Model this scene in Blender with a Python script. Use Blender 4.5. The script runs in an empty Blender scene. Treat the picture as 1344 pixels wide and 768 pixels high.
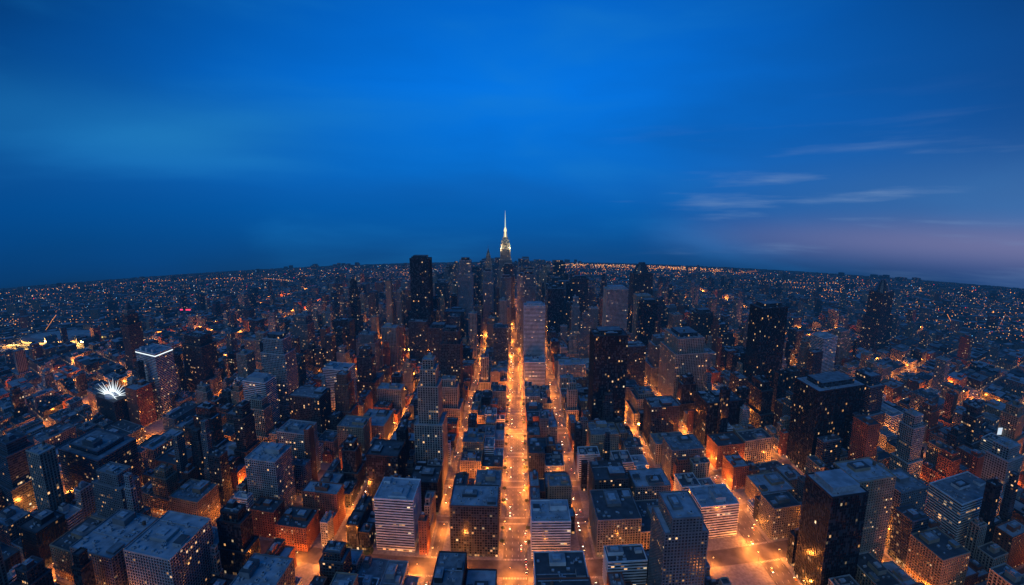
import bpy, math, random
from mathutils import Vector
random.seed(11)
R_ = random.random
sc = bpy.context.scene
H = 450.0
RE = 63900.0
K = 0.0003
U0 = 1100.0

def bend(u):
    a = abs(u)
    return K*a*a if a < U0 else K*U0*U0 + 2*K*U0*(a-U0)
def drop(x, y): return (x*x+y*y)/(2*RE)
def P(u, v, z=0.0):
    y = v+bend(u)
    return (u, y, z-drop(u, y))
def visible(x, y, m=200):
    return y > 340 and abs(x) < 1.15*(0.983*y+82)+m

# ------------------------------------------------------------------ materials
def newmat(name):
    m = bpy.data.materials.new(name); m.use_nodes = True
    nt = m.node_tree
    for n in list(nt.nodes): nt.nodes.remove(n)
    return m, nt
def N(nt, t, **k):
    n = nt.nodes.new(t)
    for a, b in k.items(): setattr(n, a, b)
    return n
def M(nt, op, a, b=None, c=None, clamp=False):
    n = nt.nodes.new('ShaderNodeMath'); n.operation = op; n.use_clamp = clamp
    for i, x in enumerate((a, b, c)):
        if x is None: continue
        if isinstance(x, (int, float)): n.inputs[i].default_value = x
        else: nt.links.new(x, n.inputs[i])
    return n.outputs[0]
def MIX(nt, fac, a, b, blend='MIX'):
    n = nt.nodes.new('ShaderNodeMix'); n.data_type = 'RGBA'; n.blend_type = blend
    for s, x in ((n.inputs[0], fac), (n.inputs[6], a), (n.inputs[7], b)):
        if isinstance(x, (int, float)): s.default_value = x
        elif isinstance(x, tuple): s.default_value = (*x, 1) if len(x) == 3 else x
        else: nt.links.new(x, s)
    return n.outputs[2]
HAZE_PAINT = (0.004, 0.030, 0.095)  # distance haze painted into the materials as a bluish glow
def finish(m, nt, shader, haze=True):
    out = N(nt, 'ShaderNodeOutputMaterial')
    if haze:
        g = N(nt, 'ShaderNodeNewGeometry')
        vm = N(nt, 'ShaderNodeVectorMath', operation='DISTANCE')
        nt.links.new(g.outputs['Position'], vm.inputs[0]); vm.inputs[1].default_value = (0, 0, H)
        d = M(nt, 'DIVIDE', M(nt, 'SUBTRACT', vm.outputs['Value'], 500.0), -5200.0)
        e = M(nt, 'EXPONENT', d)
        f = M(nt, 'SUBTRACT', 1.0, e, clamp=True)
        em = N(nt, 'ShaderNodeEmission'); em.inputs[0].default_value = (*HAZE_PAINT, 1); em.inputs[1].default_value = 1
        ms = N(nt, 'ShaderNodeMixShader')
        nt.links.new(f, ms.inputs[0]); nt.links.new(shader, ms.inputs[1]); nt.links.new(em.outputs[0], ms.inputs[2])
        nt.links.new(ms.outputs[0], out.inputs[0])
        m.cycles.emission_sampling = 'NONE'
    else:
        nt.links.new(shader, out.inputs[0])
    return m
def plain(name, col, rough=.8, var=.35, scale=.15, haze=True, metal=0.0):
    m, nt = newmat(name)
    g = N(nt, 'ShaderNodeNewGeometry')
    no = N(nt, 'ShaderNodeTexNoise'); no.inputs['Scale'].default_value = scale; no.inputs['Detail'].default_value = 5
    nt.links.new(g.outputs['Position'], no.inputs['Vector'])
    dark = tuple(c*(1-var) for c in col); lite = tuple(min(1, c*(1+var)) for c in col)
    mr = N(nt, 'ShaderNodeMapRange'); mr.inputs[1].default_value = .3; mr.inputs[2].default_value = .7
    nt.links.new(no.outputs[0], mr.inputs[0])
    c = MIX(nt, mr.outputs[0], dark, lite)
    b = N(nt, 'ShaderNodeBsdfPrincipled'); nt.links.new(c, b.inputs['Base Color'])
    b.inputs['Roughness'].default_value = rough; b.inputs['Metallic'].default_value = metal
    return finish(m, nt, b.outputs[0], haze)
def emis(name, col, s):
    m, nt = newmat(name)
    e = N(nt, 'ShaderNodeEmission'); e.inputs[0].default_value = (*col, 1); e.inputs[1].default_value = s
    m = finish(m, nt, e.outputs[0], False)
    m.cycles.emission_sampling = 'NONE'
    return m

def facade(name, wall, a, bq, prob, glass=(.012, .018, .026), warm=(1, .46, .15), cool=(1, .80, .5), es=1.5):
    m, nt = newmat(name)
    uv = N(nt, 'ShaderNodeUVMap'); uv.uv_map = 'UVMap'
    s = N(nt, 'ShaderNodeSeparateXYZ'); nt.links.new(uv.outputs[0], s.inputs[0])
    x, y = s.outputs[0], s.outputs[1]
    fx = M(nt, 'FRACT', x); fy = M(nt, 'FRACT', y)
    ix = M(nt, 'FLOOR', x); iy = M(nt, 'FLOOR', y)
    mk = M(nt, 'MULTIPLY', M(nt, 'GREATER_THAN', fx, a), M(nt, 'LESS_THAN', fx, 1-a))
    mk = M(nt, 'MULTIPLY', mk, M(nt, 'GREATER_THAN', fy, bq))
    mk = M(nt, 'MULTIPLY', mk, M(nt, 'LESS_THAN', fy, 1-bq))
    cb = N(nt, 'ShaderNodeCombineXYZ'); nt.links.new(ix, cb.inputs[0]); nt.links.new(iy, cb.inputs[1])
    wn = N(nt, 'ShaderNodeTexWhiteNoise', noise_dimensions='2D'); nt.links.new(cb.outputs[0], wn.inputs['Vector'])
    cb2 = N(nt, 'ShaderNodeCombineXYZ'); nt.links.new(M(nt, 'FLOOR', M(nt, 'DIVIDE', x, 7.0)), cb2.inputs[0]); nt.links.new(iy, cb2.inputs[1])
    wn2 = N(nt, 'ShaderNodeTexWhiteNoise', noise_dimensions='2D'); nt.links.new(cb2.outputs[0], wn2.inputs['Vector'])
    pr = M(nt, 'MULTIPLY_ADD', M(nt, 'GREATER_THAN', wn2.outputs[0], .94), prob*9, prob*.9)
    gf = M(nt, 'LESS_THAN', iy, .5)
    pr = M(nt, 'ADD', pr, M(nt, 'MULTIPLY', gf, .55))
    lit = M(nt, 'LESS_THAN', wn.outputs[0], pr)
    lit = M(nt, 'MULTIPLY', lit, mk)
    sp = N(nt, 'ShaderNodeSeparateColor'); nt.links.new(wn.outputs['Color'], sp.inputs[0])
    col = MIX(nt, M(nt, 'POWER', sp.outputs[1], 2.0), warm, cool)
    st = M(nt, 'MULTIPLY', lit, M(nt, 'MULTIPLY_ADD', M(nt, 'POWER', sp.outputs[2], 3.0), es, .12))
    g = N(nt, 'ShaderNodeNewGeometry')
    mp = N(nt, 'ShaderNodeMapping'); mp.inputs['Scale'].default_value = (.35, .35, .05)
    nt.links.new(g.outputs['Position'], mp.inputs[0])
    no = N(nt, 'ShaderNodeTexNoise'); no.inputs['Scale'].default_value = 1; no.inputs['Detail'].default_value = 4
    nt.links.new(mp.outputs[0], no.inputs['Vector'])
    wc = MIX(nt, no.outputs[0], tuple(c*.6 for c in wall), tuple(min(1, c*1.35) for c in wall))
    gl = MIX(nt, M(nt, 'MULTIPLY', M(nt, 'GREATER_THAN', sp.outputs[0], .72), .4), glass, (.12, .14, .15))
    base = MIX(nt, mk, wc, gl)
    b = N(nt, 'ShaderNodeBsdfPrincipled'); nt.links.new(base, b.inputs['Base Color'])
    nt.links.new(M(nt, 'MULTIPLY_ADD', mk, -.62, .8), b.inputs['Roughness'])
    nt.links.new(col, b.inputs['Emission Color']); nt.links.new(st, b.inputs['Emission Strength'])
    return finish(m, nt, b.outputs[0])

# style: wall, pier width, slab thickness, bay, storey, lit probability
ST = {
 'concrete': ((.33, .33, .32), .95, 1.1, 3.6, 3.7, .035),
 'white':    ((.60, .60, .59), .0, 1.7, 4.0, 3.8, .035),
 'deco':     ((.34, .29, .23), 1.5, .9, 4.2, 3.9, .035),
 'dark':     ((.018, .02, .024), .22, .35, 3.0, 3.9, .012),
 'brick':    ((.24, .085, .05), 1.9, 1.7, 3.8, 3.5, .045),
 'grey':     ((.17, .17, .17), 1.2, 1.4, 3.6, 3.6, .04),
 'blue':     ((.06, .09, .12), .2, .9, 3.2, 3.8, .03),
 'tan':      ((.32, .23, .15), 1.5, 1.5, 3.7, 3.5, .045),
 'charcoal': ((.055, .055, .058), .8, .9, 3.4, 3.7, .025),
}
MF = {k: facade('facade_'+k, s[0], s[1]/2/s[3], s[2]/2/s[4], s[5]) for k, s in ST.items()}
MT = {k: plain('trim_'+k, s[0], .75, .25, .08) for k, s in ST.items()}
M_ROOF = [plain('roof_gravel', (.17, .175, .18), .9, .45, .12), plain('roof_membrane', (.28, .295, .31), .85, .35, .08), plain('roof_tar', (.06, .063, .066), .9, .4, .1)]
M_EQ = plain('rooftop_metal', (.34, .35, .36), .5, .3, .3)
M_WOOD = plain('tank_wood', (.12, .07, .045), .85, .3, .5)
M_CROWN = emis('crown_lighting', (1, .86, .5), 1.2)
M_WHITE = emis('white_lighting', (.85, .95, 1), 1.4)
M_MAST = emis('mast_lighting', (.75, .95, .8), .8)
M_CROWN_F = facade('facade_painted_floodlight', (.6, .55, .4), .2, .15, .9, warm=(1, .82, .42), cool=(1, .95, .7), es=1.3)  # floodlight on the crown tiers painted in as window glow

# ------------------------------------------------------------------ mesh builder
class MB:
    def __init__(s, o=(0, 0, 0)):
        s.v = []; s.f = []; s.m = []; s.uv = []; s.mats = []; s.o = o
    def mi(s, mat):
        if mat not in s.mats: s.mats.append(mat)
        return s.mats.index(mat)
    def poly(s, pts, mat, uvs=None):
        b = len(s.v); ox, oy, oz = s.o
        s.v += [(p[0]-ox, p[1]-oy, p[2]-oz) for p in pts]
        s.f.append(tuple(range(b, b+len(pts)))); s.m.append(s.mi(mat))
        s.uv += uvs if uvs else [(.01, .01)]*len(pts)
    def prism(s, poly, z0, z1, side, top, taper=1.0, bay=4, st=3.8, uo=0):
        n = len(poly); b = len(s.v); ox, oy, oz = s.o
        cx = sum(p[0] for p in poly)/n; cy = sum(p[1] for p in poly)/n
        for z, k in ((z0, 1), (z1, taper)):
            for p in poly:
                q = P(cx+(p[0]-cx)*k, cy+(p[1]-cy)*k, z); s.v.append((q[0]-ox, q[1]-oy, q[2]-oz))
        ms = s.mi(side); off = uo
        va, vb = z0/st, z1/st
        if z0 <= 1: vb = max(1, round(vb))
        elif vb-va >= 1:
            va = round(z0/st); vb = va+max(1, round((z1-z0)/st))
        for i in range(n):
            j = (i+1) % n
            L = math.hypot(poly[i][0]-poly[j][0], poly[i][1]-poly[j][1])
            nb = max(1, round(L/bay))
            s.f.append((b+i, b+j, b+n+j, b+n+i)); s.m.append(ms)
            s.uv += [(off, va), (off+nb, va), (off+nb, vb), (off, vb)]
            off += nb+14
        s.f.append(tuple(b+n+i for i in range(n))); s.m.append(s.mi(top)); s.uv += [(.01, .01)]*n
    def box(s, u0, u1, v0, v1, z0, z1, side, top=None, **k):
        s.prism([(u0, v0), (u1, v0), (u1, v1), (u0, v1)], z0, z1, side, top or side, **k)
    def cyl(s, u, v, r, z0, z1, mat, n=10, taper=1.0, **k):
        s.prism([(u+r*math.cos(2*math.pi*i/n), v+r*math.sin(2*math.pi*i/n)) for i in range(n)], z0, z1, mat, mat, taper=taper, **k)
    def obj(s, name, loc=None):
        me = bpy.data.meshes.new(name); me.from_pydata(s.v, [], s.f)
        for m in s.mats: me.materials.append(m)
        me.polygons.foreach_set('material_index', s.m)
        ul = me.uv_layers.new(name='UVMap')
        ul.data.foreach_set('uv', [c for t in s.uv for c in t])
        me.update()
        o = bpy.data.objects.new(name, me); sc.collection.objects.link(o)
        o.location = loc if loc else s.o
        return o

def tier(mb, u0, u1, v0, v1, z0, z1, style, detail, roof, parapet=True):
    s = ST[style]; wall, pw, ts, bay, st, _ = s
    nst = max(1, round((z1-z0)/st))
    mb.box(u0, u1, v0, v1, z0, z1, MF[style], roof, bay=bay, st=st, uo=random.randrange(0, 400)*3)
    hs = (z1-z0)/nst
    T = MT[style]
    if detail:
        if ts >= .3 and (detail > 1 or ts > .8):
            e = .25 if pw else .45
            if style == 'deco': e = .12
            for i in range(1, nst):
                z = z0+i*hs
                mb.box(u0-e, u1+e, v0-e, v1+e, z-ts/2, z+ts/2, T)
        if pw > 0 and detail > 1 or pw > .9:
            e = .42
            nb = max(1, round((u1-u0)/bay)); w = (u1-u0)/nb
            for i in range(nb+1):
                x = u0+i*w
                a = max(u0-.4, x-pw/2); b = min(u1+.4, x+pw/2)
                mb.box(a, b, v0-e, v0+.2, z0, z1-.02, T)
                if detail > 1: mb.box(a, b, v1-.2, v1+e, z0, z1-.02, T)
            nb = max(1, round((v1-v0)/bay)); w = (v1-v0)/nb
            for i in range(1, nb):
                y = v0+i*w
                if u0 > 0 or detail > 1: mb.box(u0-e, u0+.2, y-pw/2, y+pw/2, z0, z1-.02, T)
                if u0 <= 0 or detail > 1: mb.box(u1-.2, u1+e, y-pw/2, y+pw/2, z0, z1-.02, T)
    if parapet:
        e = .55; t = .5; hp = 1.3
        a, b, c, d = u0-e, u1+e, v0-e, v1+e
        mb.box(a, b, c, c+t+e, z1-.8, z1+hp, T); mb.box(a, b, d-t-e, d, z1-.8, z1+hp, T)
        mb.box(a, a+t+e, c+t+e, d-t-e, z1-.8, z1+hp, T); mb.box(b-t-e, b, c+t+e, d-t-e, z1-.8, z1+hp, T)

def rooftop(mb, u0, u1, v0, v1, z, style, detail, rich=1):
    w, d = u1-u0, v1-v0
    if w < 9 or d < 9: return
    pw, pd = w*random.uniform(.25, .5), d*random.uniform(.25, .5)
    pu = random.uniform(u0+2, u1-2-pw); pv = random.uniform(v0+2, v1-2-pd); ph = random.uniform(3, 7.5)
    mb.box(pu, pu+pw, pv, pv+pd, z, z+ph, MT[style], random.choice(M_ROOF))
    if detail:
        mb.box(pu+pw*.2, pu+pw*.7, pv+pd*.25, pv+pd*.7, z+ph, z+ph+1.8, M_EQ)
        if w > 24 and d > 24 and R_() < .7:
            a, b = w*.18, d*.22
            x = u0+2.5 if pu-u0 > u1-pu-pw else u1-2.5-a
            y = random.uniform(v0+2, v1-2-b)
            if x+a < pu or x > pu+pw: mb.box(x, x+a, y, y+b, z, z+random.uniform(2.5, 4.5), MT[style], random.choice(M_ROOF))
        for _ in range(int(rich*random.randint(4, 10)*max(1, w*d/1400))):
            a = random.uniform(1.5, 4.5); b = random.uniform(1.2, 3.5)
            x = random.uniform(u0+2, max(u0+2.1, u1-2-a)); y = random.uniform(v0+2, max(v0+2.1, v1-2-b))
            if pu-a < x < pu+pw and pv-b < y < pv+pd: continue
            hh = random.uniform(.9, 2.4)
            mb.box(x, x+a, y, y+b, z, z+hh, M_EQ)
            if R_() < .5: mb.cyl(x+a/2, y+b/2, min(a, b)*.32, z+hh, z+hh+.4, M_ROOF[2], n=8)
        if R_() < .45:
            y = random.uniform(v0+2, v1-3)
            if not (pv-1 < y < pv+pd): mb.box(u0+2, u1-2, y, y+.8, z+.5, z+1.3, M_EQ)
        if R_() < .3 and style in ('brick', 'tan', 'deco', 'grey', 'concrete'):
            x = random.uniform(u0+4, u1-4); y = random.uniform(v0+4, v1-4)
            zb = z+(ph if (pu < x < pu+pw and pv < y < pv+pd) else 0)
            for dx, dy in ((-1.3, -1.3), (1.3, -1.3), (-1.3, 1.3), (1.3, 1.3)):
                mb.box(x+dx-.15, x+dx+.15, y+dy-.15, y+dy+.15, zb, zb+2.6, M_EQ)
            mb.cyl(x, y, 2.1, zb+2.6, zb+6.4, M_WOOD, n=12)
            mb.cyl(x, y, 2.3, zb+6.4, zb+7.9, M_WOOD, n=12, taper=.08)

HERO = []
def overlap(u0, u1, v0, v1):
    for a, b, c, d in HERO:
        if u0 < b and u1 > a and v0 < d and v1 > c: return True
    return False
def hero(name, X, Y, w, d, h, style, tiers=None, roofk=None, crown=None, detail=2, rich=1.5):
    v = Y-bend(X)
    u0, u1, v0, v1 = X-w/2, X+w/2, v-d/2, v+d/2
    HERO.append((u0-3, u1+3, v0-3, v1+3))
    mb = MB(P(X, v, 0))
    rf = M_ROOF[roofk] if roofk is not None else random.choice(M_ROOF)
    for (a, b, sw, sd) in (tiers or [(0, 1, 1, 1)]):
        q = (X-w/2*sw, X+w/2*sw, v-d/2*sd, v+d/2*sd)
        tier(mb, *q, a*h, b*h, style, detail, rf)
    rooftop(mb, *q, h*(tiers[-1][1] if tiers else 1), style, True, rich)
    if crown: crown(mb, q, h)
    return mb.obj(name)

def crown_empire(mb, q, h):
    cx, cv = (q[0]+q[1])/2, (q[2]+q[3])/2
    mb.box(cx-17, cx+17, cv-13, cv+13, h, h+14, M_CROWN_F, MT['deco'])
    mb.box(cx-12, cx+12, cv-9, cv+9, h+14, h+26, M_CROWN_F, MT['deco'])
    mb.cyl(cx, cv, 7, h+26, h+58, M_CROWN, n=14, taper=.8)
    for i in range(4):
        a = math.pi/4+i*math.pi/2
        mb.box(cx+6.5*math.cos(a)-1.2, cx+6.5*math.cos(a)+1.2, cv+6.5*math.sin(a)-1.2, cv+6.5*math.sin(a)+1.2, h+26, h+50, MT['concrete'])
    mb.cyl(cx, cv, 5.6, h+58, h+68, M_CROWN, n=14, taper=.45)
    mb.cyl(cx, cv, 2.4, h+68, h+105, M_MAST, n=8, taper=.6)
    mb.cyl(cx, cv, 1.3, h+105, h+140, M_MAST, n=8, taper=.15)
def crown_dome(mb, q, h):
    cx, cv = (q[0]+q[1])/2, (q[2]+q[3])/2; w, d = (q[1]-q[0])/2, (q[3]-q[2])/2
    z = h+1.4
    for k, dz in ((.92, 12), (.8, 10), (.62, 9), (.4, 7)):
        n = 16
        mb.prism([(cx+w*k*math.cos(2*math.pi*i/n), cv+d*k*math.sin(2*math.pi*i/n)) for i in range(n)], z, z+dz, MF['charcoal'], MT['charcoal'], taper=.88)
        z += dz
def crown_point(mb, q, h):
    cx, cv = (q[0]+q[1])/2, (q[2]+q[3])/2; w = (q[1]-q[0])/2
    mb.box(cx-w*.7, cx+w*.7, cv-w*.7, cv+w*.7, h, h+14, MF['deco'], MT['deco'])
    mb.box(cx-w*.5, cx+w*.5, cv-w*.5, cv+w*.5, h+14, h+34, MT['charcoal'], taper=.1)
    mb.cyl(cx, cv, .8, h+30, h+52, MT['grey'], n=6, taper=.3)
def crown_litband(mb, q, h):
    mb.box(q[0]-.9, q[1]+.9, q[2]-.9, q[3]+.9, h-5.2, h-3.2, M_WHITE)
    for f in (.2, .5, .8):
        x = q[0]+(q[1]-q[0])*f
        mb.box(x-3, x+3, q[2]+4, q[2]+14, h, h+8, MT['white'], M_ROOF[1])
def crown_mech(mb, q, h):
    w, d = q[1]-q[0], q[3]-q[2]
    mb.box(q[0]+w*.15, q[1]-w*.15, q[2]+d*.2, q[3]-d*.2, h+.01, h+9, MF['charcoal'], M_ROOF[0])
def crown_white(mb, q, h):
    w, d = q[1]-q[0], q[3]-q[2]
    mb.box(q[0]+w*.12, q[1]-w*.12, q[2]+d*.15, q[3]-d*.15, h+.01, h+7, M_EQ, M_ROOF[1])
SB = [(0, .45, 1, 1), (.45, .72, .78, .82), (.72, .9, .6, .64), (.9, 1, .42, .46)]
SB2 = [(0, .3, 1.15, 1.1), (.3, .85, 1, 1), (.85, 1, .8, .8)]

hero('landmark_skyscraper_with_spire', -46, 2000, 66, 62, 330, 'deco',
     [(0, .1, 1.15, 1.15), (.1, .3, 1, 1), (.3, .78, .78, .8), (.78, .93, .66, .68), (.93, 1, .58, .58)], 0, crown_empire, 1)
hero('black_office_tower', -282, 1350, 58, 50, 318, 'dark', None, 2, crown_mech)
hero('slender_stone_tower', -166, 1500, 46, 42, 298, 'concrete', SB2, 1, crown_mech)
hero('stone_setback_tower', -205, 1720, 40, 40, 240, 'deco', SB, 0, crown_point)
hero('slender_stone_tower', -100, 1640, 36, 36, 245, 'concrete', SB2, 0, crown_mech)
hero('stone_setback_tower', -250, 1900, 44, 40, 250, 'grey', SB, 0, crown_mech)
hero('slender_stone_tower', 60, 1900, 40, 40, 225, 'deco', SB2, 0, crown_mech)
hero('stone_setback_tower', -130, 2150, 46, 44, 265, 'grey', SB, 0, crown_point)
hero('white_banded_office_tower', 52, 1250, 58, 44, 196, 'white', None, 1, crown_white)
hero('white_office_building', 49, 1135, 52, 46, 72, 'white', None, 1)
hero('white_office_building', 145, 1135, 66, 46, 66, 'concrete', None, 1)
hero('pale_ribbed_tower', 288, 1300, 62, 52, 236, 'concrete', None, 1, crown_white)
hero('dark_office_tower', 190, 905, 68, 56, 206, 'dark', None, 2, crown_mech)
hero('domed_dark_tower', 470, 1700, 76, 60, 235, 'charcoal', None, 2, crown_dome)
hero('art_deco_office_block', 395, 1040, 78, 110, 170, 'deco', [(0, .8, 1, 1), (.8, 1, .82, .86)], 0, crown_mech)
hero('black_office_tower', 592, 1050, 72, 56, 236, 'dark', None, 2, crown_mech)
hero('black_glass_office_block', 556, 770, 104, 66, 155, 'dark', None, 1, crown_mech, 2, 3)
hero('black_residential_tower', 375, 488, 48, 46, 136, 'dark', None, 1, crown_white)
hero('stepped_art_deco_tower', -142, 715, 46, 52, 212, 'deco', [(0, .5, 1, 1), (.5, .8, .72, .74), (.8, .93, .55, .58), (.93, 1, .38, .4)], 1)
hero('white_apartment_block', -160, 562, 52, 48, 76, 'white', None, 1)
hero('banded_office_block', -54, 552, 62, 46, 73, 'charcoal', None, 1, None, 2, 3)
hero('white_office_building', 46, 545, 50, 44, 56, 'white', None, 1, None, 2, 3)
hero('grey_residential_tower', 176, 440, 46, 44, 140, 'grey', [(0, .88, 1, 1), (.88, 1, .7, 1)], 1)
hero('white_lit_tower', -838, 1010, 74, 52, 142, 'white', None, 1, crown_litband)
hero('pointed_stone_tower', -1100, 1260, 48, 46, 175, 'charcoal', SB2, 2, crown_point)
hero('blue_glass_office_block', -650, 650, 96, 66, 102, 'blue', [(0, .94, 1, 1), (.94, 1, .7, .7)], 0, None, 2, 2)
hero('concrete_apartment_tower', -372, 630, 50, 48, 92, 'concrete', None, 1)
hero('concrete_apartment_tower', -372, 720, 52, 44, 88, 'concrete', None, 0)
hero('pale_glass_tower', -492, 905, 58, 44, 196, 'concrete', SB2, 1, crown_mech)
hero('pale_glass_tower', -500, 842, 52, 40, 130, 'white', None, 1, crown_white)
hero('dark_office_block', -408, 850, 66, 52, 98, 'charcoal', None, 0)
hero('white_office_building', -392, 965, 58, 48, 112, 'white', None, 1)
hero('dark_office_block', -206, 668, 50, 48, 78, 'dark', None, 2)
hero('dark_stone_tower', -800, 1105, 72, 56, 152, 'charcoal', SB2, 2)
hero('concrete_office_block', -400, 465, 62, 66, 82, 'concrete', None, 1, None, 2, 3)
hero('concrete_office_block', -472, 475, 62, 66, 76, 'grey', None, 1, None, 2, 3)
hero('brick_apartment_house', -470, 600, 50, 44, 48, 'tan', None, 0)
hero('grey_office_block', -275, 430, 48, 48, 62, 'grey', None, 1, None, 2, 3)
hero('grey_office_block', 530, 575, 48, 44, 86, 'grey', None, 0)
hero('banded_apartment_block', 630, 585, 84, 48, 70, 'white', None, 0)
hero('domed_dark_tower', 1220, 1510, 74, 60, 205, 'charcoal', [(0, .6, 1.25, 1.2), (.6, 1, 1, 1)], 2, crown_dome)
hero('pale_office_tower', 806, 1160, 52, 50, 138, 'white', None, 1)
hero('dark_office_block', 400, 850, 76, 56, 92, 'dark', None, 2)
hero('white_apartment_block', 282, 590, 56, 46, 50, 'white', None, 1)
hero('low_stone_building', 400, 655, 56, 48, 30, 'tan', None, 1)
hero('dark_stone_tower', -146, 1000, 44, 44, 186, 'charcoal', SB2, 2, crown_mech)
hero('dark_office_tower', 172, 1620, 56, 52, 205, 'dark', None, 2, crown_mech)
hero('dark_office_tower', 240, 1700, 60, 52, 215, 'charcoal', None, 2, crown_mech)
hero('dark_office_tower', 185, 1960, 50, 50, 250, 'blue', None, 2, crown_mech)
hero('brick_apartment_house', -300, 560, 44, 40, 34, 'brick', None, 2)
hero('brick_apartment_house', -560, 690, 52, 44, 52, 'brick', None, 2)
hero('dark_glass_tower', -205, 1180, 48, 46, 150, 'charcoal', None, 2, crown_mech)
hero('dark_stone_tower', -385, 1150, 52, 48, 140, 'grey', SB2, 0)
hero('dark_stone_tower', -600, 1130, 50, 46, 130, 'deco', SB, 0)
hero('stone_office_tower', -640, 1330, 54, 46, 150, 'grey', SB2, 0)
hero('stone_office_tower', 300, 1120, 50, 50, 120, 'charcoal', None, 0)
hero('stone_office_tower', 720, 1340, 50, 46, 150, 'grey', SB2, 0)
hero('dark_office_tower', 560, 1340, 54, 46, 160, 'charcoal', None, 2, crown_mech)
hero('dark_office_tower', 420, 1420, 50, 46, 175, 'dark', None, 2, crown_mech)
hero('stone_office_tower', 950, 1300, 54, 46, 120, 'deco', SB2, 0)
hero('dark_office_block', 285, 840, 56, 50, 84, 'charcoal', None, 0)
hero('dark_office_block', 285, 720, 56, 48, 62, 'grey', None, 0)
hero('pale_apartment_block', 500, 1180, 60, 50, 84, 'concrete', None, 1)
hero('pale_apartment_block', 205, 640, 54, 46, 46, 'grey', None, 1)
hero('dark_office_block', 142, 640, 50, 50, 58, 'charcoal', None, 2)
hero('brick_office_block', 700-120, 900, 60, 50, 60, 'brick', None, 0)
hero('tan_office_block', -300, 790, 50, 46, 64, 'tan', None, 0)
hero('tan_office_block', 160, 780, 50, 46, 56, 'tan', None, 0)
# skyscraper cluster around the landmark
k_ = 0
for _ in range(400):
    if k_ >= 34: break
    x = random.gauss(-60, 210); yy = random.uniform(1440, 2450)
    if abs(x) < 24 or abs(x-95) < 34 or abs(x+105) < 34: continue
    w_ = random.uniform(34, 52); v_ = yy-bend(x)
    if overlap(x-w_/2-4, x+w_/2+4, v_-26, v_+26): continue
    top = 450-.117*yy-random.uniform(-14, 75)-abs(x)*.10
    st = random.choice(['deco', 'grey', 'charcoal', 'dark', 'concrete', 'dark', 'blue'])
    hero({'deco': 'stone_setback_tower', 'grey': 'grey_office_tower', 'charcoal': 'dark_stone_tower', 'dark': 'black_office_tower', 'concrete': 'slender_concrete_tower', 'blue': 'glass_office_tower'}[st],
         x, yy, w_, w_*.95, top+drop(x, yy), st, random.choice([SB, SB2, None, SB2]), None, random.choice([crown_mech, crown_mech, crown_point, None]), 1)
    k_ += 1

# hall with a radiating crown of lit blades
def spiky():
    X, Y, h = -872, 925, 62
    v = Y-bend(X); HERO.append((X-40, X+40, v-26, v+26))
    mb = MB(P(X, v, 0))
    tier(mb, X-36, X+36, v-20, v+20, 0, h, 'charcoal', 2, M_ROOF[2])
    mb.cyl(X, v, 17, h, h+5, MT['white'], n=20)
    n = 13
    for i in range(n):
        a = math.pi*(i+.5)/n
        dx, dz = math.cos(a), math.sin(a)
        L = 50 if i % 2 else 40
        for s in (-6, 6):
            p0 = P(X+dx*16, v+s, h+2+dz*5); p1 = P(X+dx*L, v+s*2.2, h+2+dz*L*.7)
            t = 1.1; nx, nz = -dz*t, dx*t
            A = (p0[0]-nx, p0[1]-.5, p0[2]-nz); B = (p0[0]+nx, p0[1]-.5, p0[2]+nz)
            C = (p1[0], p1[1], p1[2]); D = (p0[0], p0[1]+1, p0[2])
            mb.poly([A, B, C], M_WHITE); mb.poly([B, D, C], M_WHITE); mb.poly([D, A, C], M_WHITE)
    mb.obj('hall_with_radiant_crown')
spiky()

# ------------------------------------------------------------------ street grid
AV = [(-1640, 24), (-1500, 22), (-1360, 24), (-1230, 22), (-1030, 26), (-915, 22), (-730, 30), (-590, 22), (-435, 28), (-320, 22), (-240, 24), (-105, 20), (0, 42), (95, 22),
      (240, 22), (333, 40), (480, 30), (680, 30), (760, 20), (890, 24), (1020, 24), (1150, 24), (1290, 22), (1430, 24), (1570, 22), (1700, 22)]
AVL = {-1360: 1.1, -1030: 1.6, -730: 1.9, -590: 1.0, -435: 1.9, -320: .6, -240: 1.4, -105: .75, 0: 2, 95: .8, 240: .8, 333: 2.3, 480: 1.8, 680: 1.9, 890: 1.4, 1150: 1.2}
CS = [(140, 20), (262, 20), (385, 18), (508, 34), (600, 16), (692, 20), (786, 16), (880, 22), (974, 16), (1082, 34), (1180, 18), (1280, 20)]
CSL = {508: 1.3, 692: 1.2, 880: 1.3, 1082: 1.8, 1280: 1.3}
y = 1280
while y < 2900:
    y += 104; CS.append((y, 18))

M_ASPH = plain('asphalt', (.10, .09, .08), .55, .45, .09)
M_SIDE = plain('pavement_concrete', (.22, .21, .19), .85, .3, .3)
M_MARK = plain('road_paint', (.6, .6, .56), .6, .15, .8)
M_GRASS = plain('lawn_grass', (.05, .09, .03), .95, .4, .3)

gv = []; gf = []
us = [-1700+i*50 for i in range(70)]; vs = [100+j*50 for j in range(58)]
for b in vs:
    for a in us: gv.append(P(a, b, .10))
for j in range(len(vs)-1):
    for i in range(len(us)-1):
        k = j*len(us)+i; gf.append((k, k+1, k+1+len(us), k+len(us)))
me = bpy.data.meshes.new('road_network'); me.from_pydata(gv, [], gf); me.materials.append(M_ASPH)
o = bpy.data.objects.new('road_network', me); sc.collection.objects.link(o)

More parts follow.
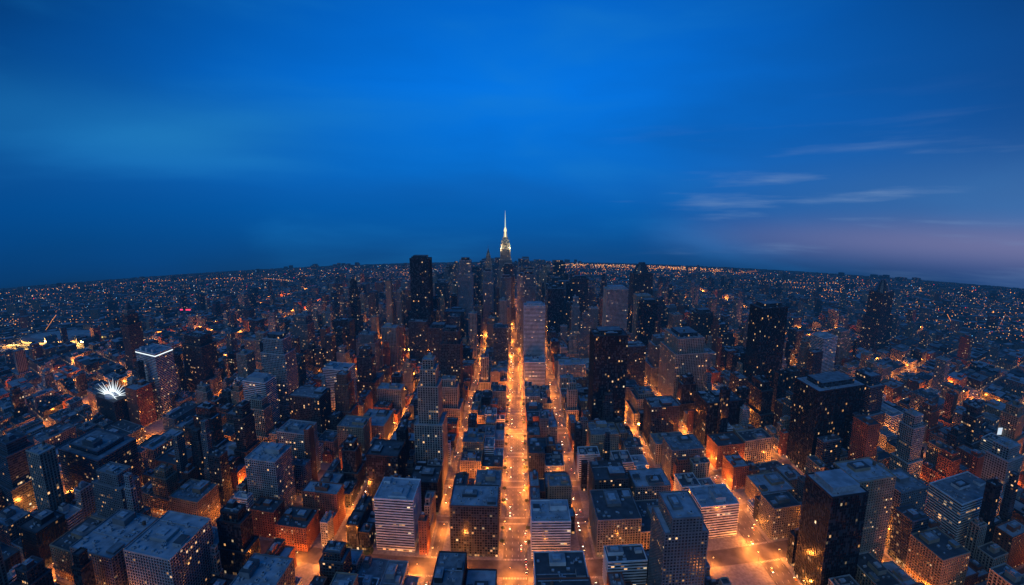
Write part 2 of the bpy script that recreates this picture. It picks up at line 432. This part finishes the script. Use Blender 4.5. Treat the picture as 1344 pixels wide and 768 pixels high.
pave = MB(); mark = MB()
far = MB()
NAMES = {'brick': 'brick_apartment_building', 'tan': 'stone_apartment_building', 'deco': 'stone_office_building', 'white': 'white_office_block',
         'concrete': 'concrete_office_building', 'grey': 'grey_commercial_building', 'dark': 'dark_glass_building', 'blue': 'glass_office_building', 'charcoal': 'charcoal_commercial_building'}
def gen_height(X, Y):
    r = R_()
    if 1380 < Y < 2700 and -430 < X < 330:
        h = random.choice([60, 90, 120, 150, 190])*random.uniform(.7, 1.25)
        return min(h, (450-.12*Y+drop(X, Y))*random.uniform(.7, .95))
    if 1250 < Y < 2400 and abs(X) < 850:
        return random.uniform(28, 80) if r < .68 else random.uniform(80, 165)
    if -110 < X < 100 and Y < 1100: return random.uniform(22, 50)
    if abs(X) < 340 and Y < 1300: return random.uniform(20, 58) if r < .85 else random.uniform(60, 105)
    if abs(X) < 950 and Y < 1500: return random.uniform(14, 56) if r < .74 else random.uniform(60, 135)
    if Y > 1500 or abs(X) > 900: return random.uniform(9, 28) if r < .88 else random.uniform(30, 95)
    return random.uniform(12, 34)
def generic(u0, u1, v0, v1):
    cu, cv = (u0+u1)/2, (v0+v1)/2
    X, Y, _ = P(cu, cv)
    if not visible(X, Y): return
    h = gen_height(X, Y)
    dist = math.hypot(X, Y)
    if h > 60: st = random.choice(['concrete', 'deco', 'dark', 'grey', 'dark', 'charcoal', 'deco', 'charcoal', 'tan', 'brick', 'blue'])
    else: st = random.choice(['brick', 'brick', 'brick', 'grey', 'tan', 'concrete', 'charcoal', 'charcoal', 'deco', 'dark', 'white', 'grey'])
    detail = 2 if dist < 850 else (1 if dist < 1350 else 0)
    single = dist < 1650
    mb = MB(P(cu, cv, 0)) if single else far
    rf = random.choice(M_ROOF+[M_ROOF[2]])
    kind = R_()
    w, d = u1-u0, v1-v0
    if h > 55 and kind < .55:
        tier(mb, u0, u1, v0, v1, 0, h*.4, st, detail, rf, single)
        a, b = w*.11, d*.11
        tier(mb, u0+a, u1-a, v0+b, v1-b, h*.4, h*.85, st, detail, rf, single)
        a, b = w*.22, d*.22
        tier(mb, u0+a, u1-a, v0+b, v1-b, h*.85, h, st, detail, rf, single)
        rooftop(mb, u0+a, u1-a, v0+b, v1-b, h, st, single)
    elif h > 55 and kind < .8 and w > 24 and d > 24:
        tier(mb, u0, u1, v0, v1, 0, h*.25, st, detail, rf, single)
        a, b = w*random.uniform(.12, .25), d*random.uniform(.12, .25)
        tier(mb, u0+a, u1-a, v0+b, v1-b, h*.25, h, st, detail, rf, single)
        rooftop(mb, u0+a, u1-a, v0+b, v1-b, h, st, single)
    elif kind < .5 and w > 22 and d > 22 and single:
        f = random.uniform(.45, .65); h2 = h*random.uniform(.45, .8)
        tier(mb, u0, u0+w*f-.7, v0, v1, 0, h, st, detail, rf)
        tier(mb, u0+w*f+.7, u1, v0, v0+d*random.uniform(.6, 1), 0, h2, st, detail, random.choice(M_ROOF))
        rooftop(mb, u0, u0+w*f-.7, v0, v1, h, st, single)
        rooftop(mb, u0+w*f+.7, u1, v0, v0+d*.6, h2, st, single, .5)
    else:
        tier(mb, u0, u1, v0, v1, 0, h, st, detail, rf, single)
        rooftop(mb, u0, u1, v0, v1, h, st, single)
    if single: mb.obj(NAMES[st])
def fill(u0, u1, v0, v1, lim):
    w, d = u1-u0, v1-v0
    ov = overlap(u0, u1, v0, v1)
    if min(w, d) < 9: return
    if (w > lim or d > lim or ov) and max(w, d) > 20:
        f = random.uniform(.38, .62)
        if w > d: fill(u0, u0+w*f, v0, v1, lim); fill(u0+w*f, u1, v0, v1, lim)
        else: fill(u0, u1, v0, v0+d*f, lim); fill(u0, u1, v0+d*f, v1, lim)
        return
    if ov or R_() < .04: return
    g = random.uniform(.3, 1.6)
    generic(u0+g, u1-g, v0+g, v1-g)

for i in range(len(AV)-1):
    a0, w0 = AV[i]; a1, w1 = AV[i+1]
    for j in range(len(CS)-1):
        c0, h0 = CS[j]; c1, h1 = CS[j+1]
        su = 5 if w0 > 36 else 3; sv = 5 if w1 > 36 else 3
        b0, b1 = a0+w0/2-su, a1-w1/2+sv
        d0, d1 = c0+h0/2-3, c1-h1/2+3
        X, Y, _ = P((b0+b1)/2, (d0+d1)/2)
        if not visible(X, Y, 260): continue
        nx = max(1, int((b1-b0)/45)+1); ny = max(1, int((d1-d0)/45)+1)
        for p in range(nx):
            for q in range(ny):
                x0 = b0+(b1-b0)*p/nx; x1 = b0+(b1-b0)*(p+1)/nx; y0 = d0+(d1-d0)*q/ny; y1 = d0+(d1-d0)*(q+1)/ny
                pave.poly([P(x0, y0, .25), P(x1, y0, .25), P(x1, y1, .25), P(x0, y1, .25)], M_SIDE)
        for (xa, ya, xb, yb) in ((b0, d0, b1, d0), (b1, d0, b1, d1), (b1, d1, b0, d1), (b0, d1, b0, d0)):
            n = max(1, int(max(abs(xb-xa), abs(yb-ya))/45)+1)
            for p in range(n):
                x0 = xa+(xb-xa)*p/n; x1 = xa+(xb-xa)*(p+1)/n; y0 = ya+(yb-ya)*p/n; y1 = ya+(yb-ya)*(p+1)/n
                pave.poly([P(x0, y0, .0), P(x1, y1, .0), P(x1, y1, .25), P(x0, y0, .25)], M_SIDE)
        if AV[i][0] == 240 and c0 == 385:
            HERO.append((252, 322, 395, 500))
        lim = random.choice([50, 62, 85]) if Y < 1000 else (random.choice([46, 60, 72]) if Y < 1700 else 52)
        fill(b0+su+.5, b1-sv-.5, d0+3.5, d1-3.5, lim)
pave.obj('pavement')
far.obj('midtown_building_mass')

for a, w in AV:
    if abs(a) > 800: continue
    v = 300
    while v < 1700:
        if not any(abs(v+3-c) < h/2+6 for c, h in CS) and visible(*P(a, v)[:2], 0):
            offs = (-12, -4, 4, 12) if w > 36 else (0,)
            for o_ in offs:
                mark.poly([P(a+o_-.15, v, .14), P(a+o_+.15, v, .14), P(a+o_+.15, v+4, .14), P(a+o_-.15, v+4, .14)], M_MARK)
        v += 12
    for c, h in CS:
        if c > 1300 or not visible(*P(a, c)[:2], 0): continue
        hw = w/2-(5 if w > 36 else 3)
        for s in (-1, 1):
            y0 = c+s*(h/2-1.5)
            x = a-hw+1
            while x < a+hw-1:
                mark.poly([P(x, y0-1.5, .14), P(x+.6, y0-1.5, .14), P(x+.6, y0+1.5, .14), P(x, y0+1.5, .14)], M_MARK); x += 1.9
mark.obj('road_markings')

# ------------------------------------------------------------------ park lawns + trees
PK = [(256, 318, 402, 440, 16), (-232, -190, 518, 534, 6), (-315, -262, 900, 960, 12), (700, 745, 560, 640, 18)]
lawn = MB()
for (a, b, c, d, _) in PK:
    n = 24
    lawn.poly([P((a+b)/2+(b-a)/2*math.copysign(abs(math.cos(t))**.5, math.cos(t)), (c+d)/2+(d-c)/2*math.copysign(abs(math.sin(t))**.5, math.sin(t)), .31) for t in [2*math.pi*i/n for i in range(n)]], M_GRASS)
lawn.obj('park_lawn')

def facing(mb, c, r, mat, n):
    for _ in range(n):
        d = Vector((random.gauss(0, 1), random.gauss(0, 1), random.gauss(0, .8))); d.normalize(); p = Vector(c)+d*r*R_()**.4
        a = Vector((random.gauss(0, 1), random.gauss(0, 1), random.gauss(0, 1))).normalized()*.38
        b = a.cross(Vector((random.gauss(0, 1), random.gauss(0, 1), random.gauss(0, 1)))).normalized()*.3
        mb.poly([tuple(p-a), tuple(p+b), tuple(p+a), tuple(p-b)], mat)
M_LEAF = [plain('leaves_dark', (.03, .06, .02), .8, .3, 1), plain('leaves_light', (.07, .11, .035), .8, .3, 1)]
M_BARK = plain('bark', (.08, .055, .04), .9, .3, 2)
def tube(mb, p0, p1, r0, r1, mat, n=6):
    p0, p1 = Vector(p0), Vector(p1); d = (p1-p0).normalized()
    x = d.orthogonal().normalized(); y = d.cross(x)
    A = [p0+(x*math.cos(2*math.pi*i/n)+y*math.sin(2*math.pi*i/n))*r0 for i in range(n)]
    B = [p1+(x*math.cos(2*math.pi*i/n)+y*math.sin(2*math.pi*i/n))*r1 for i in range(n)]
    for i in range(n):
        j = (i+1) % n; mb.poly([tuple(A[i]), tuple(A[j]), tuple(B[j]), tuple(B[i])], mat)
    mb.poly([tuple(q) for q in B], mat)
def makecol(name, o, extra=()):
    c = bpy.data.collections.new(name)
    for q in (o, *extra):
        for cc in list(q.users_collection): cc.objects.unlink(q)
        c.objects.link(q)
    return c
def inst(name, col, loc, rz=0, s=1):
    e = bpy.data.objects.new(name, None); e.instance_type = 'COLLECTION'; e.instance_collection = col
    e.location = loc; e.rotation_euler = (0, 0, rz); e.scale = (s, s, s); e.empty_display_size = 1
    sc.collection.objects.link(e)
tcols = []
for k in range(2):
    t = MB()
    tube(t, (0, 0, 0), (.1, 0, 3), .32, .2, M_BARK)
    for i in range(6):
        a = i*1.05+k; e = (math.cos(a)*2.2, math.sin(a)*2.2, 5+R_()*2)
        tube(t, (.1, 0, 2.6+.2*i), e, .14, .05, M_BARK, 5)
        facing(t, e, 1.5+R_()*.7, M_LEAF[i % 2], 70)
    facing(t, (0, 0, 7), 2.2, M_LEAF[1], 90)
    tcols.append(makecol('tree_model', t.obj('street_tree_model')))
tp = []
for (a, b, c, d, n) in PK:
    for _ in range(n): tp.append((random.uniform(a, b), random.uniform(c, d)))
for a in (-18, 18):
    for v in range(400, 1060, 30):
        if not any(abs(v-c) < h/2+5 for c, h in CS): tp.append((a, v+random.uniform(-3, 3)))
for u, v in tp: inst('street_tree', random.choice(tcols), P(u, v, .25), R_()*6, random.uniform(.7, 1.15))

# ------------------------------------------------------------------ street lamps
M_LAMP = emis('sodium_lamp_glass', (1, .5, .16), 16)
M_POLE = plain('lamp_pole_metal', (.12, .12, .12), .5, .1)
def lampcol(power, rad, kind):
    l = MB()
    tube(l, (0, 0, 0), (0, 0, 11), .14, .08, M_POLE)
    tube(l, (0, 0, 11), (2.2, 0, 11.8), .07, .06, M_POLE, 5)
    x, zz = 2.6, 11.75
    for z, mt in ((zz+.18, M_POLE), (zz-.1, M_LAMP)):
        l.poly([(x-.7, -.35, z), (x+.7, -.35, z), (x+.7, .35, z), (x-.7, .35, z)], mt)
    for (A, B) in (((x-.7, -.35), (x+.7, -.35)), ((x+.7, -.35), (x+.7, .35)), ((x+.7, .35), (x-.7, .35)), ((x-.7, .35), (x-.7, -.35))):
        l.poly([(A[0], A[1], zz-.1), (B[0], B[1], zz-.1), (B[0], B[1], zz+.18), (A[0], A[1], zz+.18)], M_LAMP)
    ob = l.obj('lamp_post')
    ld = bpy.data.lights.new('lamp_light', kind); ld.energy = power; ld.color = (1, .27, .036); ld.shadow_soft_size = rad
    if kind == 'SPOT': ld.spot_size = math.radians(178); ld.spot_blend = .15
    lo = bpy.data.objects.new('lamp_light', ld); lo.location = (2.6, 0, 11.2); sc.collection.objects.link(lo)
    return makecol('lamp_model', ob, (lo,))
LC = [(p, lampcol(p*1550, .4+p*.02, 'SPOT'), lampcol(p*1400, .4+p*.02, 'POINT')) for p in (8, 14, 22, 34, 52, 80, 120)]
def lamp(power, u, v, rz):
    p = P(u, v, .25)
    if not visible(p[0], p[1], 30): return
    power *= random.choice([.5, .8, 1, 1.3, 1.7])
    c = min(LC, key=lambda q: abs(q[0]-power))
    inst('street_lamp', c[1] if R_() < .4 else c[2], p, rz)
for a, w in AV:
    br = AVL.get(a, .3)
    v = 330+R_()*20-bend(a)*.8; s = 1
    while v < 2500:
        Y = v+bend(a)
        far_ = Y > 1350
        sp_ = (60 if a in (0, 333) else (60 if br > .7 else 105)) if not far_ else (100 if br > .7 else 220)
        dens = sp_/60
        if Y > 2000 and br < 1: break
        o_ = w/2-3.4
        if a in (0, 333) and not far_:
            lamp(26*br/2, a-o_, v, 0); lamp(26*br/2, a+o_, v+26, math.pi)
        elif br > .35 or R_() < .4:
            lamp(27*br*dens*(1.5 if far_ else 1), a+s*o_, v, math.pi if s > 0 else 0)
        s = -s
        v += sp_*random.uniform(.75, 1.25)
for c, h in CS:
    if c > 1700: break
    br = CSL.get(c, .5)
    u = -1300
    while u < 1300:
        X, Y, _ = P(u, c)
        if visible(X, Y, 0) and R_() < (.92 if br >= 1 else .5):
            lamp(27*min(br, 1.5)*(1.6 if Y > 1300 else 1), u, c-h/2+3.4, math.pi/2)
        u += (55 if br > 1.25 else 78)*random.uniform(.75, 1.25)*(1.4 if Y > 1300 else 1)

# ------------------------------------------------------------------ cars
M_TYRE = plain('tyre_rubber', (.02, .02, .02), .9, .1, 1, False)
M_WIN = plain('car_glass', (.02, .025, .03), .1, .1, 1, False)
M_HEAD = emis('headlight', (1, .85, .6), 18); M_TAIL = emis('taillight', (1, .05, .02), 10)
ccols = []
for k, pc in enumerate([(.02, .02, .025), (.5, .5, .5), (.25, .26, .28), (.75, .45, .03)]):
    pm = plain('car_paint', pc, .3, .05, 1, False)
    c = MB()
    prof = [(-2.2, .3), (2.2, .3), (2.25, .75), (1.1, .95), (-1.9, 1.0), (-2.25, .8)]
    cab = [(-1.8, .98), (1.0, .95), (.35, 1.45), (-1.35, 1.45)]
    for pr, hw, mt, tp_ in ((prof, .9, pm, pm), (cab, .78, M_WIN, pm)):
        n = len(pr)
        c.poly([(-hw, y_, z_) for y_, z_ in pr][::-1], mt); c.poly([(hw, y_, z_) for y_, z_ in pr], mt)
        for i in range(n):
            j = (i+1) % n
            top = tp_ if (pr is cab and i == 2) else mt
            c.poly([(-hw, *pr[i]), (hw, *pr[i]), (hw, *pr[j]), (-hw, *pr[j])], top)
    for sx in (-.9, .9):
        for sy in (-1.4, 1.4):
            tube(c, (sx-.1, sy, .33), (sx+.1, sy, .33), .33, .33, M_TYRE, 10)
    for sx in (-.65, .65):
        c.poly([(sx-.22, 2.26, .5), (sx+.22, 2.26, .5), (sx+.22, 2.27, .75), (sx-.22, 2.27, .75)], M_HEAD)
        c.poly([(sx-.22, 2.2, .82), (sx+.22, 2.2, .82), (sx+.22, 1.7, .9), (sx-.22, 1.7, .9)], M_HEAD)
        c.poly([(sx-.22, -2.27, .6), (sx+.22, -2.27, .6), (sx+.22, -2.27, .85), (sx-.22, -2.27, .85)], M_TAIL)
    ccols.append(makecol('car_model', c.obj('car_model')))
for a, w in AV:
    if abs(a) > 800: continue
    v = 330.0-bend(a)*.8
    while v < 1500:
        p = P(a, v)
        if visible(p[0], p[1], 0):
            up = R_() < .5
            lane = random.choice((8, 14) if w > 36 else (3.5, 3.5))*(1 if up else -1)
            inst('car', random.choice(ccols), P(a+lane, v, .12), 0 if up else math.pi)
        v += random.expovariate(1/(14 if w > 36 else 40))+5

# ------------------------------------------------------------------ ground, reaching past the horizon
gm, nt = newmat('outer_city_ground')
g = N(nt, 'ShaderNodeNewGeometry')
vo = N(nt, 'ShaderNodeTexVoronoi'); vo.inputs['Scale'].default_value = .012; nt.links.new(g.outputs['Position'], vo.inputs['Vector'])
no = N(nt, 'ShaderNodeTexNoise'); no.inputs['Scale'].default_value = .0015; no.inputs['Detail'].default_value = 6; nt.links.new(g.outputs['Position'], no.inputs['Vector'])
c1 = MIX(nt, vo.outputs['Color'], (.02, .03, .02), (.08, .08, .08))
c2 = MIX(nt, M(nt, 'GREATER_THAN', no.outputs[0], .55), c1, (.02, .03, .018))
b = N(nt, 'ShaderNodeBsdfPrincipled'); nt.links.new(c2, b.inputs['Base Color']); b.inputs['Roughness'].default_value = .9
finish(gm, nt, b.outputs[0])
rs = [0]+[60*i for i in range(1, 60)]+[3600*1.06**i for i in range(0, 26)]
na = 240; gv = [(0, 0, 0)]; gf = []
for r in rs[1:]:
    for i in range(na):
        a = 2*math.pi*i/na; gv.append((r*math.cos(a), r*math.sin(a), -r*r/(2*RE)-.25))
for i in range(na): gf.append((0, 1+i, 1+(i+1) % na))
for j in range(len(rs)-2):
    for i in range(na):
        k = (i+1) % na; gf.append((1+j*na+i, 1+(j+1)*na+i, 1+(j+1)*na+k, 1+j*na+k))
me = bpy.data.meshes.new('ground'); me.from_pydata(gv, [], gf); me.materials.append(gm)
o = bpy.data.objects.new('ground', me); sc.collection.objects.link(o)

def ingrid(x, y):
    return abs(x) < 1690 and (y-bend(x)) < CS[-1][0]-10
ob_ = MB()
def outer(x, y, w, d, h, ang, st):
    ca, sa = math.cos(ang), math.sin(ang)
    z0 = -drop(x, y)
    cs = [(-w, -d), (w, -d), (w, d), (-w, d)]
    pts = [(x+(a*ca-b_*sa)/2, y+(a*sa+b_*ca)/2) for a, b_ in cs]
    s = ST[st]; off = random.randrange(4000)
    for i in range(4):
        j = (i+1) % 4; n = max(1, round((w, d, w, d)[i]/s[3])); m_ = max(1, round(h/s[4]))
        A, B = pts[i], pts[j]
        ob_.poly([(*A, z0-.3), (*B, z0-.3), (*B, z0+h), (*A, z0+h)], MF[st], [(off, 1), (off+n, 1), (off+n, m_+1), (off, m_+1)])
    ob_.poly([(*p, z0+h) for p in pts], random.choice(M_ROOF))
cnt = 0
while cnt < 15000:
    r = math.sqrt(random.uniform(1500**2, 8200**2)) if R_() < .5 else random.uniform(1500, 6500)
    th = random.uniform(-1.0, 1.0); x, y = r*math.sin(th), r*math.cos(th)
    if ingrid(x, y): continue
    cnt += 1
    sec = math.floor(th*7)*.7
    hh = random.uniform(6, 18) if (R_() < .96 or r > 5200) else random.uniform(25, 70)
    w = random.uniform(12, 40) if hh < 25 else random.uniform(18, 32)
    outer(x, y, w, random.uniform(12, 34), hh, sec, random.choice(['brick', 'grey', 'tan', 'charcoal', 'grey', 'charcoal']))
for _ in range(70):
    x = random.gauss(0, 210); y = random.uniform(3050, 3900)
    outer(x, y, random.uniform(30, 50), random.uniform(30, 50), random.uniform(80, 210)*math.exp(-(x/460)**2), .1, random.choice(['charcoal', 'blue', 'deco', 'grey']))
for _ in range(36):
    th = random.choice([.66, .68, .7, -.42, -.36, .1])+random.gauss(0, .03); r = random.uniform(6000, 7200)
    outer(r*math.sin(th), r*math.cos(th), 40, 40, random.uniform(30, 60), 0, 'charcoal')
ob_.obj('outer_district_buildings')

DL = [emis('distant_sodium_light', (1, .33, .07), 2.6), emis('distant_warm_light', (1, .6, .3), 1.8), emis('distant_white_light', (.7, .85, 1), 1.4),
      emis('distant_red_light', (1, .05, .08), 2.0), emis('distant_blue_light', (.15, .5, 1), 1.6), emis('distant_faint_light', (1, .36, .12), .7)]
dl = MB()
def dot(x, y, z, s, m):
    z -= drop(x, y)
    t = (x, y, z+s); bt = (x, y, z-s); l = (x-s, y, z); r = (x+s, y, z); f = (x, y-s, z)
    dl.poly([l, f, t], m); dl.poly([f, r, t], m); dl.poly([l, bt, f], m); dl.poly([f, bt, r], m)
wts = [.24, .13, .10, .03, .05, .45]
for _ in range(5400):
    r = random.triangular(1500, 6300, 2400); th = random.uniform(-.98, .98); x, y = r*math.sin(th), r*math.cos(th)
    if ingrid(x, y): continue
    dot(x, y, random.uniform(6, 22), r*random.choice([.0003, .0004, .0005, .0007]), random.choices(DL, wts)[0])
for _ in range(170):
    r = random.triangular(1700, 6000, 2400); th = random.uniform(-.95, .95); x, y = r*math.sin(th), r*math.cos(th)
    a = random.choice([0, .15, -.12, 1.45, .8, -.8, 3.0])+random.gauss(0, .08); n = random.randint(8, 34)
    m = DL[0] if R_() < .45 else DL[5]
    for i in range(n):
        xx = x+math.cos(a)*i*32; yy = y+math.sin(a)*i*32
        if ingrid(xx, yy) or math.hypot(xx, yy) > 6500: continue
        dot(xx, yy, 16, math.hypot(xx, yy)*.0005, m)
for _ in range(520):
    th = random.gauss(.17, .07) if R_() < .55 else random.gauss(.36, .05); r = random.uniform(5000, 5900)
    dot(r*math.sin(th), r*math.cos(th), 16, r*.0006, DL[random.choice([0, 1, 5])])
dl.obj('distant_city_lights')

# roofed stadium far left
sd = MB(); sx, sy = -1690, 1640
z0 = -drop(sx, sy)
M_RIM = emis('stadium_rim_lighting', (1, .72, .22), 1.5)
n = 44
def ring(r1, r2, z): return [(sx+r1*math.cos(2*math.pi*i/n), sy+r2*math.sin(2*math.pi*i/n), z0+z) for i in range(n)]
RG = [ring(135, 80, -2), ring(138, 83, 13), ring(140, 85, 19), ring(142, 87, 22), ring(110, 62, 27), ring(55, 30, 31), ring(8, 5, 32)]
for k_, mt in enumerate((MF['tan'], M_RIM, MT['tan'], MT['grey'], MT['concrete'], MT['concrete'])):
    for i in range(n):
        j = (i+1) % n; sd.poly([RG[k_][i], RG[k_][j], RG[k_+1][j], RG[k_+1][i]], mt, [(i, 0), (i+1, 0), (i+1, 3), (i, 3)])
sd.poly(RG[-1], MT['concrete'])
for i in range(0, n, 4):
    tube(sd, RG[3][i], RG[5][i], .8, .6, MT['white'], 4)
sd.obj('stadium')
for dx in (-110, -40, 40, 110):
    ld = bpy.data.lights.new('stadium_floodlight', 'POINT'); ld.energy = 340000; ld.color = (1, .5, .12); ld.shadow_soft_size = 3
    lo = bpy.data.objects.new('stadium_floodlight', ld); lo.location = (sx+dx, sy-105+abs(dx)*.2, z0+18); sc.collection.objects.link(lo)

def sign(X, Y, z, w, h, col, s):
    m = MB(P(X, Y-bend(X), 0)); mt = emis('sign_face', col, s); x, y, zz = P(X, Y-bend(X), z)
    m.poly([(x-w/2, y, zz), (x+w/2, y, zz), (x+w/2, y, zz+h), (x-w/2, y, zz+h)], mt)
    for a, b, c, d in ((-w/2-.5, -w/2, -.5, h+.5), (w/2, w/2+.5, -.5, h+.5), (-w/2, w/2, -.5, 0), (-w/2, w/2, h, h+.5)):
        m.poly([(x+a, y-.1, zz+c), (x+b, y-.1, zz+c), (x+b, y-.1, zz+d), (x+a, y-.1, zz+d)], MT['dark'])
    for s_ in (-w/3, w/3): tube(m, (x+s_, y+.6, zz-z), (x+s_, y+.6, zz+h), .3, .3, MT['dark'])
    m.obj('illuminated_sign')
sign(-1440, 1950, 52, 22, 6, (1, .05, .12), 1.6); sign(-1500, 1990, 46, 13, 6, (1, .06, .2), 1.4)
sign(905, 800, 44, 9, 14, (.7, .85, 1), .9); sign(-900, 1900, 60, 7, 10, (1, .1, .05), 1.5)

for dx, dy in ((-24, -24), (24, -24), (-24, 18), (24, 18)):
    ld = bpy.data.lights.new('tower_floodlight', 'POINT'); ld.energy = 90000; ld.color = (1, .85, .5); ld.shadow_soft_size = 1
    lo = bpy.data.objects.new('tower_floodlight', ld); lo.location = (-46+dx, 2000+dy, 330-31-18); sc.collection.objects.link(lo)

# ------------------------------------------------------------------ sky
w = bpy.data.worlds.new('World'); sc.world = w; w.use_nodes = True
nt = w.node_tree
for n in list(nt.nodes): nt.nodes.remove(n)
tc = N(nt, 'ShaderNodeTexCoord')
sp = N(nt, 'ShaderNodeSeparateXYZ'); nt.links.new(tc.outputs['Generated'], sp.inputs[0])
X, Y, Z = sp.outputs
t = M(nt, 'DIVIDE', M(nt, 'ADD', Z, .12), .5, clamp=True)
cr = N(nt, 'ShaderNodeValToRGB'); nt.links.new(t, cr.inputs[0])
el = cr.color_ramp.elements
cols = [(0, (.005, .060, .20)), (.15, (.002, .095, .36)), (.4, (0, .15, .60)), (.7, (0, .175, .76)), (1, (0, .13, .60))]
el[0].position, el[0].color = 0, (*cols[0][1], 1); el[1].position, el[1].color = 1, (*cols[-1][1], 1)
for p_, c_ in cols[1:-1]:
    e = el.new(p_); e.color = (*c_, 1)
x2 = M(nt, 'MULTIPLY', X, X)
kk = M(nt, 'MULTIPLY_ADD', M(nt, 'MAXIMUM', Z, 0), 2.9, .68)
vf = M(nt, 'MAXIMUM', M(nt, 'SUBTRACT', 1, M(nt, 'MULTIPLY', x2, kk)), .15)
vc = N(nt, 'ShaderNodeCombineColor')
for i in range(3): nt.links.new(vf, vc.inputs[i])
mul = MIX(nt, 1.0, cr.outputs[0], vc.outputs[0], 'MULTIPLY')
mp = N(nt, 'ShaderNodeMapping'); mp.inputs['Scale'].default_value = (1.5, 1.5, 6.0); mp.inputs['Rotation'].default_value = (0, math.radians(5), 0); mp.inputs['Location'].default_value = (.35, .2, .1)
nt.links.new(tc.outputs['Generated'], mp.inputs[0])
no = N(nt, 'ShaderNodeTexNoise'); no.inputs['Scale'].default_value = 1.3; no.inputs['Detail'].default_value = 6; no.inputs['Roughness'].default_value = .45; no.inputs['Distortion'].default_value = .3
nt.links.new(mp.outputs[0], no.inputs['Vector'])
mr = N(nt, 'ShaderNodeMapRange'); mr.inputs[1].default_value = .48; mr.inputs[2].default_value = .75; mr.interpolation_type = 'SMOOTHSTEP'
nt.links.new(no.outputs[0], mr.inputs[0])
c3 = MIX(nt, M(nt, 'MULTIPLY', mr.outputs[0], .42), mul, (.012, .21, .58))
mr2 = N(nt, 'ShaderNodeMapRange'); mr2.inputs[1].default_value = .5; mr2.inputs[2].default_value = .25
nt.links.new(no.outputs[0], mr2.inputs[0])
c3 = MIX(nt, M(nt, 'MULTIPLY', mr2.outputs[0], .4), c3, (.001, .07, .29))
bl = M(nt, 'EXPONENT', M(nt, 'MULTIPLY', M(nt, 'ADD', M(nt, 'POWER', M(nt, 'DIVIDE', M(nt, 'ADD', X, .62), .22), 2), M(nt, 'POWER', M(nt, 'DIVIDE', M(nt, 'SUBTRACT', Z, .13), .055), 2)), -1))
c3 = MIX(nt, M(nt, 'MULTIPLY', bl, M(nt, 'MULTIPLY_ADD', no.outputs[0], .9, .1)), c3, (.012, .19, .50))
mp2 = N(nt, 'ShaderNodeMapping'); mp2.inputs['Scale'].default_value = (2.6, 2.6, 24); nt.links.new(tc.outputs['Generated'], mp2.inputs[0])
no2 = N(nt, 'ShaderNodeTexNoise'); no2.inputs['Scale'].default_value = 1.4; no2.inputs['Detail'].default_value = 7; nt.links.new(mp2.outputs[0], no2.inputs['Vector'])
mr3 = N(nt, 'ShaderNodeMapRange'); mr3.inputs[1].default_value = .53; mr3.inputs[2].default_value = .78; mr3.interpolation_type = 'SMOOTHSTEP'; nt.links.new(no2.outputs[0], mr3.inputs[0])
zl = M(nt, 'EXPONENT', M(nt, 'MULTIPLY', M(nt, 'POWER', M(nt, 'DIVIDE', M(nt, 'SUBTRACT', Z, .0), .1), 2), -1))
xe = N(nt, 'ShaderNodeMapRange'); xe.inputs[1].default_value = .15; xe.inputs[2].default_value = .6; nt.links.new(M(nt, 'ADD', X, .05), xe.inputs[0])
fx = N(nt, 'ShaderNodeMapRange'); fx.interpolation_type = 'SMOOTHSTEP'; fx.inputs[1].default_value = .22; fx.inputs[2].default_value = .8
nt.links.new(X, fx.inputs[0])
fz = M(nt, 'EXPONENT', M(nt, 'MULTIPLY', M(nt, 'POWER', M(nt, 'DIVIDE', M(nt, 'ADD', Z, .055), .035), 2), -1))
fz2 = M(nt, 'EXPONENT', M(nt, 'MULTIPLY', M(nt, 'POWER', M(nt, 'DIVIDE', M(nt, 'SUBTRACT', Z, .01), .07), 2), -1))
c4 = MIX(nt, M(nt, 'MULTIPLY', M(nt, 'MULTIPLY', fx.outputs[0], fz2), .5), c3, (.06, .20, .46))
ag = M(nt, 'MULTIPLY', M(nt, 'MULTIPLY', fx.outputs[0], fz), .85)
c4 = MIX(nt, ag, c4, (.17, .18, .36))
c4 = MIX(nt, M(nt, 'MULTIPLY', M(nt, 'MULTIPLY', mr3.outputs[0], zl), M(nt, 'MULTIPLY', xe.outputs[0], .75)), c4, (.17, .29, .52))
bg = N(nt, 'ShaderNodeBackground'); nt.links.new(c4, bg.inputs[0]); bg.inputs[1].default_value = 1
sky = N(nt, 'ShaderNodeTexSky'); sky.sky_type = 'NISHITA'; sky.sun_disc = False
sky.sun_elevation = math.radians(1); sky.sun_rotation = math.radians(70)
bg2 = N(nt, 'ShaderNodeBackground'); nt.links.new(sky.outputs[0], bg2.inputs[0]); bg2.inputs[1].default_value = .002
ad = N(nt, 'ShaderNodeAddShader'); nt.links.new(bg.outputs[0], ad.inputs[0]); nt.links.new(bg2.outputs[0], ad.inputs[1])
ow = N(nt, 'ShaderNodeOutputWorld'); nt.links.new(ad.outputs[0], ow.inputs[0])

sl = bpy.data.lights.new('skyglow_fill', 'SUN'); sl.energy = .42; sl.angle = math.radians(45); sl.color = (.55, .85, 1)  # broad cool fill added for dusk skyglow, not a visible sun
so = bpy.data.objects.new('skyglow_fill', sl); so.rotation_euler = (math.radians(52), 0, math.radians(-32)); so.location = (0, 0, 900); sc.collection.objects.link(so)

# ------------------------------------------------------------------ camera
cd = bpy.data.cameras.new('camera'); cd.sensor_width = 36; cd.lens = 36*600/1344; cd.clip_start = 1; cd.clip_end = 60000
co = bpy.data.objects.new('camera', cd); co.location = (0, 0, H)
co.rotation_euler = (math.radians(90-10.5), 0, math.radians(.48)); sc.collection.objects.link(co)
sc.camera = co
sc.view_settings.view_transform = 'Standard'; sc.view_settings.look = 'None'; sc.view_settings.exposure = 0; sc.view_settings.gamma = 1
